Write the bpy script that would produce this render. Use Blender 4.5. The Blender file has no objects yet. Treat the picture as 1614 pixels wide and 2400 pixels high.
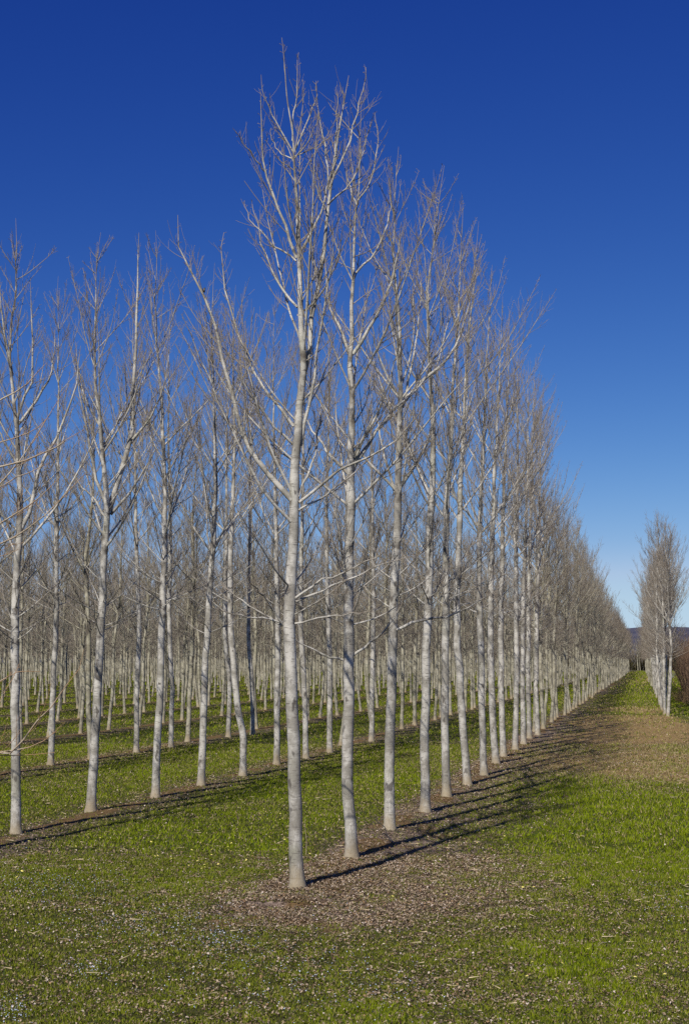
import bpy, math
import numpy as np
from mathutils import Vector

C = bpy.context.scene.collection
R = math.radians
RNG = np.random.default_rng(20240317)

# ------------------------------------------------------------------ camera model (photo pixels 1614 x 2400)
FPX, CX, CY, HOR, CAMH = 3390.0, 807.0, 1200.0, 1550.0, 3.4
PITCH = math.atan((HOR - CY) / FPX)
CP, SP = math.cos(PITCH), math.sin(PITCH)

def ray(u, v):
    a = (np.asarray(u, float) - CX) / FPX
    b = (CY - np.asarray(v, float)) / FPX
    return np.stack([a, CP - b * SP, SP + b * CP], -1)

def on_ground(u, v):
    d = ray(u, v)
    t = -CAMH / d[..., 2]
    return d[..., 0] * t, d[..., 1] * t

def at_depth(u, v, Y):
    d = ray(u, v)
    t = np.asarray(Y, float) / d[..., 1]
    p = d * t[..., None]
    p[..., 2] += CAMH
    return p

# ------------------------------------------------------------------ plantation lattice
T1 = np.array(on_ground(697, 2095))
_d = ray(1510, HOR)[:2]
LANE = _d / np.linalg.norm(_d)                 # direction of the rows
LEFT = np.array([-LANE[1], LANE[0]])           # across, into the plantation
_r2 = np.array(on_ground(213, 1909))
ROWW = 6.86
STEP = 3.74

def along_across(x, y):
    dx, dy = x - T1[0], y - T1[1]
    return dx * LANE[0] + dy * LANE[1], dx * LEFT[0] + dy * LEFT[1]

# ------------------------------------------------------------------ numpy noise
def vnoise(x, y, seed=0):
    xi, yi = np.floor(x).astype(np.int64), np.floor(y).astype(np.int64)
    fx, fy = x - xi, y - yi
    fx, fy = fx * fx * (3 - 2 * fx), fy * fy * (3 - 2 * fy)
    def h(a, b):
        n = (a * 374761393 + b * 668265263 + seed * 1442695041) & 0x7fffffff
        n = ((n ^ (n >> 13)) * 1274126177) & 0x7fffffff
        return ((n ^ (n >> 16)) & 0xffff) / 65535.0
    return (h(xi, yi) * (1 - fx) + h(xi + 1, yi) * fx) * (1 - fy) + (h(xi, yi + 1) * (1 - fx) + h(xi + 1, yi + 1) * fx) * fy

def fbm(x, y, seed=0, o=4):
    s, a, t = 0, 0.5, 0
    for i in range(o):
        s = s + a * vnoise(x * 2 ** i + 17 * i, y * 2 ** i + 31 * i, seed + i)
        t += a
        a *= 0.5
    return s / t

def sstep(a, b, x):
    t = np.clip((x - a) / (b - a), 0, 1)
    return t * t * (3 - 2 * t)

def gz(x, y):
    x, y = np.asarray(x, float), np.asarray(y, float)
    a, p = along_across(x, y)
    near = np.clip((p + 3) / 3, 0, 1)
    k = np.abs(p / ROWW - np.round(p / ROWW)) * ROWW
    ridge = 0.07 * np.exp(-(k / 0.55) ** 2) * (p > -2) * (a > -1.2) + 0.05 * np.exp(-((p + 6.4) / 0.7) ** 2) * (a > 60)
    fade = np.clip(1.2 - y / 150, 0.15, 1)
    return ridge + fade * (0.10 * (fbm(x * 0.28, y * 0.28, 5, 3) - 0.5) + 0.05 * (fbm(x * 1.9, y * 1.9, 9, 3) - 0.5))

def blob(x, y, u, v, rx, ry):                   # soft patch of ground cover round one spot
    cx, cy = on_ground(u, v)
    wx = rx * cy / FPX
    wy = ry * cy * cy / (FPX * CAMH)
    return np.exp(-((x - cx) / wx) ** 2 - ((y - cy) / wy) ** 2)

def covers(x, y):
    a, p = along_across(x, y)
    n1, n2, n3 = fbm(x * 0.55, y * 0.55, 21), fbm(x * 1.7, y * 1.7, 33), fbm(x * 0.12, y * 0.12, 41)
    k = np.abs(p / ROWW - np.round(p / ROWW)) * ROWW
    inside = (p > -1.5) & (a > -2)
    row = np.exp(-((k + .5 * (n2 - .5)) / 0.75) ** 2) * inside
    side = sstep(-3.3 - 1.3 * n1, -1.2, p) * (p < 0.6) * sstep(-4.5, -0.5, a) * (1 - .6 * sstep(45, 75, a))
    litter = 0.07 + 0.5 * row * np.where(p > 2, .8, 1.0) + 0.55 * side * (.35 + 1.1 * sstep(.35, .65, fbm(x * .35, y * .35, 61)))
    litter += 0.66 * blob(x, y, 790, 2115, 300, 50) + 0.16 * blob(x, y, 1250, 2330, 420, 70) + 0.3 * blob(x, y, 200, 1995, 180, 25)
    litter += 0.28 * blob(x, y, 1150, 2060, 160, 60) + 0.4 * blob(x, y, 1060, 1800, 90, 60)
    litter += .22 * sstep(.58, .75, fbm(x * .5, y * .5, 67)) * inside
    litter = litter * np.clip(-.05 + 1.15 * n1 + 1.0 * n2, .1, 2)
    lush = 0.22 + .55 * sstep(-1.6, -3.4, p) * sstep(50, 85, a) + 1.0 * blob(x, y, 1430, 1890, 290, 100) + 0.7 * blob(x, y, 1590, 1990, 170, 90) + 0.55 * blob(x, y, 1180, 1960, 150, 60)
    lush += 0.38 * (.45 + 1.0 * sstep(.32, .62, fbm(x * .4, y * .4, 66))) * sstep(.5, 1.9, k) * inside * sstep(-3, 1, a)
    lush += 0.35 * blob(x, y, 1370, 2230, 150, 40) + .55 * sstep(.55, .7, fbm(x * .8, y * .3, 64)) * sstep(-1.5, -3, p)
    lush = lush * (0.05 + 1.1 * n2 + .75 * n1) * (1 - .62 * np.clip(side * 1.3, 0, 1)) - 0.2 * row
    lane = sstep(-7.5, -5.5, p) * sstep(0.2, -1.6, p)
    tan = lane * (.9 * sstep(18, 30, a) * (1 - 0.9 * sstep(64, 78, a)) + 0.85 * np.exp(-((a - 84) / 7) ** 2) + 0.35 * np.exp(-((a - 230) / 40) ** 2))
    tan += 0.8 * sstep(-2, -7, p) * sstep(15, 24, a) * sstep(75, 55, a)
    tan = tan * (0.1 + 1.0 * n1 + .8 * sstep(.35, .6, fbm(x * .45, y * .22, 62))) * (1 - .55 * np.clip(side * 1.2, 0, 1))
    soil = 0.9 * np.exp(-(k / 0.34) ** 2) * inside * (a > -1.5) + 0.7 * blob(x, y, 570, 2155, 110, 22) + 0.5 * blob(x, y, 690, 2180, 110, 25)
    soil = soil * sstep(0.3, 0.62, n2)
    lit = np.clip(litter, 0, 1) * (1 - 0.6 * np.clip(tan, 0, 1))
    return np.clip(lit, 0, 1), np.clip(lush, 0, 1), np.clip(tan, 0, 1), np.clip(soil + .45 * side * sstep(.45, .7, n2), 0, 1), n3

# ------------------------------------------------------------------ mesh helpers
def mesh_from(name, v, f, mat, attrs=None, smooth=True, parent=None):
    """v (N,3), f (M,k) with k = 3 or 4."""
    me = bpy.data.meshes.new(name)
    v = np.ascontiguousarray(v, np.float32)
    f = np.ascontiguousarray(f, np.int32)
    me.vertices.add(len(v))
    me.vertices.foreach_set('co', v.ravel())
    m, k = f.shape
    me.loops.add(m * k)
    me.loops.foreach_set('vertex_index', f.ravel())
    me.polygons.add(m)
    me.polygons.foreach_set('loop_start', np.arange(0, m * k, k, dtype=np.int32))
    me.polygons.foreach_set('use_smooth', np.full(m, smooth, bool))
    for an, arr in (attrs or {}).items():
        arr = np.ascontiguousarray(arr, np.float32)
        if arr.ndim == 1:
            me.attributes.new(an, 'FLOAT', 'POINT').data.foreach_set('value', arr)
        else:
            me.attributes.new(an, 'FLOAT_COLOR', 'POINT').data.foreach_set('color', np.concatenate([arr, np.ones((len(arr), 1), np.float32)], 1).ravel())
    me.update(calc_edges=True)
    me.validate()
    if mat:
        me.materials.append(mat)
    return me

def link(name, me, parent=None, loc=None):
    o = bpy.data.objects.new(name, me)
    C.objects.link(o)
    if parent is not None:
        o.parent = parent
    if loc is not None:
        o.location = loc
    return o

def tag(o, label=None, cat=None, group=None, kind=None):
    for k, val in (('label', label), ('category', cat), ('group', group), ('kind', kind)):
        if val:
            o[k] = val
    return o

def tubes(pts, rad, K):
    """pts (B,P,3), rad (B,P) -> verts, quads, radius per vert. Tip ends closed by tapering."""
    B, P, _ = pts.shape
    t = np.empty_like(pts)
    t[:, 1:-1] = pts[:, 2:] - pts[:, :-2]
    t[:, 0] = pts[:, 1] - pts[:, 0]
    t[:, -1] = pts[:, -1] - pts[:, -2]
    t /= np.linalg.norm(t, axis=2, keepdims=True) + 1e-9
    mean = t.mean(1)
    ref = np.zeros((B, 3))
    ref[np.arange(B), np.argmin(np.abs(mean), 1)] = 1
    n1 = np.cross(t, ref[:, None, :])
    n1 /= np.linalg.norm(n1, axis=2, keepdims=True) + 1e-9
    n2 = np.cross(t, n1)
    ang = np.arange(K) * 2 * math.pi / K
    v = pts[:, :, None, :] + rad[:, :, None, None] * (np.cos(ang)[None, None, :, None] * n1[:, :, None, :] + np.sin(ang)[None, None, :, None] * n2[:, :, None, :])
    idx = np.arange(B * P * K).reshape(B, P, K)
    nx = np.roll(idx, -1, 2)
    q = np.stack([idx[:, :-1], nx[:, :-1], nx[:, 1:], idx[:, 1:]], -1).reshape(-1, 4)
    r = np.repeat(rad.reshape(-1), K)
    return v.reshape(-1, 3), q, r

class MB:
    def __init__(s):
        s.v, s.q, s.r, s.n = [], [], [], 0
        s.knots = None
    def add(s, pts, rad, K):
        if len(pts) == 0:
            return
        v, q, r = tubes(np.asarray(pts, float), np.asarray(rad, float), K)
        s.v.append(v); s.q.append(q + s.n); s.r.append(r); s.n += len(v)
    def arrays(s):
        return np.concatenate(s.v), np.concatenate(s.q), np.concatenate(s.r)
    def mesh(s, name, mat):
        v, q, r = s.arrays()
        at = {'rad': r}
        if s.knots is not None:
            kp, kr = s.knots
            d = np.linalg.norm(v[:, None, :] * [1, 1, .8] - kp[None] * [1, 1, .8], axis=2)
            at['knot'] = np.clip(np.exp(-(d / (kr[None] * 1.6 + .035)) ** 2).max(1), 0, 1)
        return mesh_from(name, v, q, mat, at)

def spline(pts, n):
    """Catmull-Rom through control points, n samples spaced by chord length."""
    p = np.asarray(pts, float)
    if len(p) == 2:
        p = np.array([p[0], (p[0] + p[1]) / 2, p[1]])
    seg = np.linalg.norm(np.diff(p, axis=0), axis=1)
    s = np.concatenate([[0], np.cumsum(seg)])
    e = np.vstack([2 * p[0] - p[1], p, 2 * p[-1] - p[-2]])
    out = []
    for x in np.linspace(0, s[-1], n):
        i = min(np.searchsorted(s, x, 'right') - 1, len(p) - 2)
        u = (x - s[i]) / max(seg[i], 1e-9)
        a, b, c, d = e[i], e[i + 1], e[i + 2], e[i + 3]
        out.append(0.5 * (2 * b + (c - a) * u + (2 * a - 5 * b + 4 * c - d) * u * u + (3 * b - a - 3 * c + d) * u ** 3))
    return np.array(out)

def unit(a):
    return a / (np.linalg.norm(a, axis=-1, keepdims=True) + 1e-9)

def grow(start, dirs, length, P, up, noise, rng):
    B = len(start)
    pts = np.empty((B, P, 3))
    pts[:, 0] = start
    d = unit(np.asarray(dirs, float))
    st = (np.asarray(length) / (P - 1))[:, None]
    upv = np.array([0, 0, 1.0])
    for i in range(1, P):
        d = unit(d + upv * (np.asarray(up)[:, None] / (P - 1)) + rng.normal(0, noise, (B, 3)))
        pts[:, i] = pts[:, i - 1] + d * st
    return pts

def sample(pts, par, t):
    P = pts.shape[1]
    x = t * (P - 1)
    i = np.clip(x.astype(int), 0, P - 2)
    f = (x - i)[:, None]
    a, b = pts[par, i], pts[par, i + 1]
    return a + (b - a) * f, unit(b - a)

def side_dirs(tan, phi, rng, bias=0.35):
    n = rng.normal(0, 1, tan.shape)
    n[:, 2] += bias
    n -= (n * tan).sum(1, keepdims=True) * tan
    n = unit(n)
    return tan * np.cos(phi)[:, None] + n * np.sin(phi)[:, None]

# ------------------------------------------------------------------ poplar generator
TR_Z = [0, .02, .06, .32, .46, .62, .75, .88, 1.0]
TR_R = [1.12, 1.06, 1.0, .86, .74, .48, .29, .125, .03]

def trunk_radius(zf, rb):
    return rb * np.interp(zf, TR_Z, TR_R)

def foliage_of_limb(lp, lr, rng, dens=1.0, thick=1.0):
    """lp (B,P,3), lr (B,P): sub-branches, twigs and spurs of limbs. Returns list of (pts, rad, K) and owner index arrays."""
    B, P, _ = lp.shape
    L = np.linalg.norm(np.diff(lp, axis=1), axis=2).sum(1)
    n = np.maximum(2, (L * 4.2 * dens)).astype(int)
    par = np.repeat(np.arange(B), n)
    t = rng.uniform(0.14, 0.93, len(par))
    pos, tan = sample(lp, par, t)
    dr = side_dirs(tan, np.radians(rng.uniform(24, 46, len(par))), rng)
    Ls = np.clip((0.06 + 0.42 * L[par] * (1.0 - t)) * rng.uniform(0.35, 1.15, len(par)), 0.07, 1.8)
    rs = lr[par, np.clip((t * (P - 1)).astype(int), 0, P - 1)]
    sp = grow(pos, dr, Ls, 5, rng.uniform(0.35, 1.0, len(par)), 0.05, rng)
    r0 = np.minimum(np.maximum(0.0036, 0.0028 + 0.0048 * Ls), np.maximum(rs * 0.8, 0.003)) * thick
    sr = r0[:, None] * np.linspace(1, 0.5, 5)[None]
    n2 = np.maximum(0, (Ls * 4.0 * dens)).astype(int)
    par2 = np.repeat(np.arange(len(sp)), n2)
    t2 = rng.uniform(0.15, 0.95, len(par2))
    pos2, tan2 = sample(sp, par2, t2)
    dr2 = side_dirs(tan2, np.radians(rng.uniform(25, 50, len(par2))), rng, 0.6)
    L2 = rng.uniform(0.06, 0.42, len(par2))
    tp = grow(pos2, dr2, L2, 3, rng.uniform(0.2, 0.8, len(par2)), 0.06, rng)
    tr = np.tile(np.array([0.003, 0.0026, 0.0018]) * thick, (len(par2), 1))
    # short spurs with fat buds
    n3 = np.maximum(1, (L * 7 * dens)).astype(int)
    par3 = np.repeat(np.arange(B), n3)
    t3 = rng.uniform(0.15, 1.0, len(par3)) ** 0.7
    pos3, tan3 = sample(lp, par3, t3)
    dr3 = side_dirs(tan3, np.radians(rng.uniform(40, 80, len(par3))), rng, 0.3)
    bp = grow(pos3, dr3, rng.uniform(0.03, 0.09, len(par3)), 3, np.full(len(par3), 0.2), 0.05, rng)
    br = np.tile(np.array([0.0028, 0.003, 0.0052]) * thick, (len(par3), 1))
    return (sp, sr, par), (tp, tr, par[par2] if len(par2) else par2), (bp, br, par3)

WHORLS = [  # height fraction, count, angle from upright, length / tree height, radius share of the trunk, upward curve
    (.315, 4, 72, .14, .18, .4), (.35, 3, 62, .16, .20, .55), (.40, 2, 54, .16, .20, .65),
    (.465, 4, 43, .31, .44, .75), (.53, 2, 46, .17, .25, .7), (.57, 2, 42, .18, .3, .7),
    (.625, 4, 37, .26, .48, .8), (.69, 2, 38, .14, .3, .7), (.765, 5, 31, .185, .50, .8),
    (.83, 2, 33, .10, .35, .6), (.875, 4, 27, .095, .6, .6), (.93, 2, 22, .05, .6, .4)]

def make_poplar(rng, h, rb, path=None, explicit=(), spread=1.0, keep=1.0, dens=1.0, thick=1.0, lean=None, angle=1.0, reach=1.0, nseg=60):
    """Returns trunk polyline+radii and the limbs (points, radii)."""
    if path is None:
        m = 7
        z = np.linspace(0, h, m)
        off = np.cumsum(rng.normal(0, 0.09, (m, 2)), 0)
        off[0] = 0
        ln = rng.normal(0, 0.012, 2) if lean is None else np.asarray(lean)
        path = np.column_stack([off[:, 0] + ln[0] * z, off[:, 1] + ln[1] * z, z])
    tp = spline(path, nseg)
    tp[:, 0] += np.interp(tp[:, 2], np.linspace(0, h, 26), rng.normal(0, .012, 26)) * np.clip(tp[:, 2], 0, 1)
    tp[:, 1] += np.interp(tp[:, 2], np.linspace(0, h, 26), rng.normal(0, .012, 26)) * np.clip(tp[:, 2], 0, 1)
    zb = np.array([-.12, .02, .07, .14, .24])
    tp = np.concatenate([np.column_stack([np.interp(zb, tp[:, 2], tp[:, 0]), np.interp(zb, tp[:, 2], tp[:, 1]), zb]), tp[tp[:, 2] > .3]])
    zf = np.clip(tp[:, 2] / h, 0, 1)
    tr = trunk_radius(zf, rb) * (1 + .34 * np.exp(-np.maximum(tp[:, 2], 0) / .085))
    for w in WHORLS[3:7:3]:
        tr = tr * (1 + 0.09 * np.exp(-((zf - w[0] + .005) / .012) ** 2))
    tr = tr * (1 + rng.normal(0, .015, len(tr)))
    S, D, Ln, Up, R0 = [], [], [], [], []
    zs = tp[:, 2].copy()
    def pos_at(z):
        return np.array([np.interp(z, zs, tp[:, 0]), np.interp(z, zs, tp[:, 1]), z])
    shift = rng.normal(0, .014)
    for w in WHORLS:
        a0 = rng.uniform(0, 6.28)
        cnt = max(1, int(round((w[1] + rng.integers(-1, 2)) * keep)))
        for i in range(cnt):
            if rng.random() > keep + 0.25:
                continue
            z = h * (w[0] + shift + rng.normal(0, .010))
            az = a0 + i * 6.283 / cnt + rng.normal(0, .35)
            an = R(w[2] * (angle if w[0] > .36 else (angle + 1) / 2) + rng.normal(0, 6))
            D.append([math.cos(az) * math.sin(an) * spread, math.sin(az) * math.sin(an) * spread, math.cos(an)])
            S.append(pos_at(z)); Ln.append(h * w[3] * rng.uniform(.62, 1.12) * reach); Up.append(w[5] * rng.uniform(.6, 1.3))
            R0.append(max(.0055, trunk_radius(z / h, rb) * w[4] * rng.uniform(.5, .9)))
    for i in range(int(16 * keep)):
        z = h * rng.uniform(.32, .96)
        az, an = rng.uniform(0, 6.28), R(rng.uniform(35, 70))
        D.append([math.cos(az) * math.sin(an), math.sin(az) * math.sin(an), math.cos(an)])
        S.append(pos_at(z)); Ln.append(rng.uniform(.25, 1.1)); Up.append(.5); R0.append(.0065)
    lp = grow(np.array(S), np.array(D), np.array(Ln), 11, np.array(Up), 0.045, rng)
    prof = np.linspace(1, 0, 11) ** 0.85
    lr = np.array(R0)[:, None] * prof[None] + 0.0032
    if len(explicit):
        E = np.array([spline(e[0], 11) for e in explicit])
        E[:, 1:-1] += rng.normal(0, .012, E[:, 1:-1].shape)
        er = np.array([e[1] for e in explicit])[:, None] * prof[None] + 0.0036
        lp, lr = np.concatenate([E, lp]), np.concatenate([er, lr])
    return tp, tr * 1.0, lp, lr * thick

def knots_of(tp, tr, lp, lr):
    z = lp[:, 0, 2]
    r = np.interp(z, tp[:, 2], tr)
    d = lp[:, 1] - lp[:, 0]
    d[:, 2] = 0
    return lp[:, 0] + unit(d) * r[:, None] - [0, 0, .03], lr[:, 0] + .012

# ------------------------------------------------------------------ materials
def new_mat(name):
    m = bpy.data.materials.new(name)
    m.use_nodes = True
    nt = m.node_tree
    b = nt.nodes['Principled BSDF']
    return m, nt, b

def N(nt, typ, **kw):
    n = nt.nodes.new(typ)
    for k, v in kw.items():
        if k.startswith('i_'):
            n.inputs[k[2:].replace('_', ' ')].default_value = v
        else:
            setattr(n, k, v)
    return n

def mixc(nt, fac, a, b):
    m = nt.nodes.new('ShaderNodeMix'); m.data_type = 'RGBA'
    for s, val in ((0, fac), (6, a), (7, b)):
        if hasattr(val, 'is_output'):
            nt.links.new(val, m.inputs[s])
        else:
            m.inputs[s].default_value = val if s == 0 else (*val, 1)
    return m.outputs[2]

def ramp(nt, src, a, b):
    m = nt.nodes.new('ShaderNodeMapRange')
    m.interpolation_type = 'SMOOTHSTEP'
    m.inputs['From Min'].default_value = a
    m.inputs['From Max'].default_value = b
    nt.links.new(src, m.inputs['Value'])
    return m.outputs['Result']

def math_n(nt, op, a, b=None):
    m = nt.nodes.new('ShaderNodeMath'); m.operation = op
    for i, val in enumerate((a, b)):
        if val is None:
            continue
        if hasattr(val, 'is_output'):
            nt.links.new(val, m.inputs[i])
        else:
            m.inputs[i].default_value = val
    return m.outputs[0]

def noise(nt, vec, scale, detail=3, rough=.55, mul=None):
    if mul is not None:
        mp = nt.nodes.new('ShaderNodeVectorMath'); mp.operation = 'MULTIPLY'
        nt.links.new(vec, mp.inputs[0]); mp.inputs[1].default_value = mul
        vec = mp.outputs[0]
    n = nt.nodes.new('ShaderNodeTexNoise')
    n.inputs['Scale'].default_value = scale; n.inputs['Detail'].default_value = detail; n.inputs['Roughness'].default_value = rough
    nt.links.new(vec, n.inputs['Vector'])
    return n.outputs['Fac']

def bark_material(name, pale=(.51, .485, .43), dark=(.25, .232, .195), twig=(.255, .215, .168), bands=True):
    m, nt, b = new_mat(name)
    tc = nt.nodes.new('ShaderNodeTexCoord')
    oi = nt.nodes.new('ShaderNodeObjectInfo')
    off = nt.nodes.new('ShaderNodeVectorMath'); off.operation = 'SCALE'
    cmb = nt.nodes.new('ShaderNodeCombineXYZ')
    for i in range(2):
        nt.links.new(oi.outputs['Random'], cmb.inputs[i])
    nt.links.new(cmb.outputs[0], off.inputs[0]); off.inputs['Scale'].default_value = 37.0
    ad = nt.nodes.new('ShaderNodeVectorMath')
    nt.links.new(tc.outputs['Object'], ad.inputs[0]); nt.links.new(off.outputs[0], ad.inputs[1])
    vec = ad.outputs[0]
    col = mixc(nt, ramp(nt, noise(nt, vec, 2.6, 4, .65), .38, .62), dark, pale)
    col = mixc(nt, math_n(nt, 'MULTIPLY', ramp(nt, noise(nt, vec, 1.1, 2), .55, .8), .35), col, (.33, .34, .22))   # faint algae
    if bands:
        ln = noise(nt, vec, 1.0, 3, .6, (7, 7, 46))
        col = mixc(nt, math_n(nt, 'MULTIPLY', ramp(nt, ln, .57, .66), .75), col, (.11, .095, .08))
        sc = noise(nt, vec, 1.0, 2, .5, (9, 9, 4.2))
        col = mixc(nt, math_n(nt, 'MULTIPLY', ramp(nt, sc, .62, .69), .8), col, (.07, .06, .05))
    spk = noise(nt, vec, 1.0, 2, .7, (70, 70, 30))
    col = mixc(nt, math_n(nt, 'MULTIPLY', ramp(nt, spk, .52, .72), .5), col, (.20, .185, .165))
    sep = nt.nodes.new('ShaderNodeSeparateXYZ'); nt.links.new(tc.outputs['Object'], sep.inputs[0])
    z = sep.outputs['Z']
    fis = noise(nt, vec, 1.0, 3, .65, (95, 95, 9))
    low = ramp(nt, z, 2.6, .1)
    col = mixc(nt, math_n(nt, 'MULTIPLY', math_n(nt, 'MULTIPLY', ramp(nt, fis, .5, .62), low), .75), col, (.17, .155, .125))
    zz = math_n(nt, 'ADD', z, math_n(nt, 'MULTIPLY', noise(nt, vec, 6, 3), -.5))
    col = mixc(nt, math_n(nt, 'MULTIPLY', ramp(nt, zz, .2, -.25), .75), col, (.30, .235, .14))                           # earth-stained foot
    ak = nt.nodes.new('ShaderNodeAttribute'); ak.attribute_name = 'knot'
    kn = math_n(nt, 'MULTIPLY', ak.outputs['Fac'], math_n(nt, 'ADD', math_n(nt, 'MULTIPLY', noise(nt, vec, 14, 3), 1.1), .35))
    col = mixc(nt, math_n(nt, 'MULTIPLY', ramp(nt, kn, .25, .8), .85), col, (.085, .07, .055))
    at = nt.nodes.new('ShaderNodeAttribute'); at.attribute_name = 'rad'
    thin = ramp(nt, at.outputs['Fac'], .0125, .0045)
    col = mixc(nt, thin, col, twig)
    nt.links.new(col, b.inputs['Base Color'])
    b.inputs['Roughness'].default_value = .75
    b.inputs['Specular IOR Level'].default_value = .3
    bp = nt.nodes.new('ShaderNodeBump'); bp.inputs['Strength'].default_value = .6; bp.inputs['Distance'].default_value = .012
    hsum = math_n(nt, 'ADD', math_n(nt, 'MULTIPLY', fis, math_n(nt, 'ADD', low, .15)), math_n(nt, 'MULTIPLY', spk, .4))
    nt.links.new(hsum, bp.inputs['Height'])
    nt.links.new(bp.outputs[0], b.inputs['Normal'])
    return m

BARK = bark_material('poplar_bark')
BARK_INNER_SHADED = bark_material('shaded_inner_poplar_bark', (.40, .372, .278), (.215, .195, .135))  # olive tint, plus the stand's shade darkened into the bark colour
BARK_YOUNG = bark_material('young_bark', (.46, .40, .31), (.33, .25, .17), (.36, .22, .11))

def attr_mat(name, rough=.8, spec=.15, trans=0.0):
    m, nt, b = new_mat(name)
    at = nt.nodes.new('ShaderNodeAttribute'); at.attribute_name = 'Col'
    nt.links.new(at.outputs['Color'], b.inputs['Base Color'])
    b.inputs['Roughness'].default_value = rough
    b.inputs['Specular IOR Level'].default_value = spec
    return m

GRASS_M = attr_mat('grass_blades', .7, .06)
LEAF_M = attr_mat('dead_leaves', .8, .1)
FLOWER_M = attr_mat('petals', .6, .2)
WOOD_M = attr_mat('far_twigs', .9, .1)

def ground_material():
    m, nt, b = new_mat('ground_cover')
    tc = nt.nodes.new('ShaderNodeTexCoord')
    vec = tc.outputs['Object']
    def attr(n):
        a = nt.nodes.new('ShaderNodeAttribute'); a.attribute_name = n
        return a.outputs['Fac']
    lit, lush, tan, soil = attr('litter'), attr('lush'), attr('tan'), attr('soil')
    n1 = noise(nt, vec, 3.0, 5, .65)
    n2 = noise(nt, vec, 22, 4, .7)
    n3 = noise(nt, vec, .6, 4, .6)
    green = mixc(nt, ramp(nt, n2, .3, .7), (.030, .040, .005), (.115, .138, .012))
    green = mixc(nt, math_n(nt, 'MULTIPLY', ramp(nt, n1, .48, .66), .7), green, (.13, .105, .045))
    mossy = mixc(nt, ramp(nt, n2, .3, .7), (.032, .031, .010), (.092, .088, .028))
    col = mixc(nt, ramp(nt, math_n(nt, 'ADD', lush, math_n(nt, 'MULTIPLY', math_n(nt, 'SUBTRACT', n1, .5), .8)), .15, .6), mossy, green)
    vo = nt.nodes.new('ShaderNodeTexVoronoi'); vo.inputs['Scale'].default_value = 22.0
    nt.links.new(vec, vo.inputs['Vector'])
    sp = nt.nodes.new('ShaderNodeSeparateColor'); nt.links.new(vo.outputs['Color'], sp.inputs[0])
    leafc = mixc(nt, sp.outputs[0], (.07, .046, .03), (.34, .255, .20))
    lf = math_n(nt, 'GREATER_THAN', math_n(nt, 'ADD', lit, math_n(nt, 'MULTIPLY', n1, .25)), math_n(nt, 'ADD', sp.outputs[1], .18))
    col = mixc(nt, lf, col, leafc)
    tanc = mixc(nt, ramp(nt, n2, .3, .7), (.16, .104, .040), (.44, .30, .13))
    col = mixc(nt, ramp(nt, math_n(nt, 'ADD', tan, math_n(nt, 'MULTIPLY', math_n(nt, 'SUBTRACT', n1, .5), 1.2)), .3, .62), col, tanc)
    soilc = mixc(nt, ramp(nt, n2, .3, .7), (.10, .062, .026), (.24, .155, .07))
    col = mixc(nt, ramp(nt, soil, .2, .6), col, soilc)
    nt.links.new(col, b.inputs['Base Color'])
    b.inputs['Roughness'].default_value = .95
    b.inputs['Specular IOR Level'].default_value = .1
    bp = nt.nodes.new('ShaderNodeBump'); bp.inputs['Strength'].default_value = .9; bp.inputs['Distance'].default_value = .05
    nt.links.new(math_n(nt, 'ADD', n2, math_n(nt, 'MULTIPLY', n1, 1.2)), bp.inputs['Height'])
    nt.links.new(bp.outputs[0], b.inputs['Normal'])
    return m

# ------------------------------------------------------------------ ground
def axis(fine0, fine1, step, lo, hi, growth):
    a = list(np.arange(fine0, fine1, step))
    s = step
    while a[-1] < hi:
        s *= growth; a.append(a[-1] + s)
    s = step
    while a[0] > lo:
        s *= growth; a.insert(0, a[0] - s)
    return np.array(a)

gx = axis(-14, 16, .16, -5000, 5000, 1.07)
gy = axis(11, 42, .16, -600, 7000, 1.045)
X, Y = np.meshgrid(gx, gy)
Z = gz(X, Y)
li, lu, ta, so, _ = covers(X.ravel(), Y.ravel())
nx, ny = len(gx), len(gy)
ii = np.arange(nx * ny).reshape(ny, nx)
gq = np.stack([ii[:-1, :-1], ii[:-1, 1:], ii[1:, 1:], ii[1:, :-1]], -1).reshape(-1, 4)
gm = mesh_from('ground', np.column_stack([X.ravel(), Y.ravel(), Z.ravel()]), gq, ground_material(),
               {'litter': li, 'lush': lu, 'tan': ta, 'soil': so})
tag(link('ground', gm), 'grassy ground with dead leaves under bare poplars', kind='structure')

# ------------------------------------------------------------------ scattered ground cover (uncountable)
def scatter(n, d0, d1, power, rng):
    u = rng.random(n)
    e = 2 - power
    d = (d0 ** e + u * (d1 ** e - d0 ** e)) ** (1 / e) if abs(e) > 1e-6 else d0 * (d1 / d0) ** u
    x = rng.uniform(-1, 1, n) * (d * .238 * 1.18 + 1.0)
    return x, d

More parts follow.
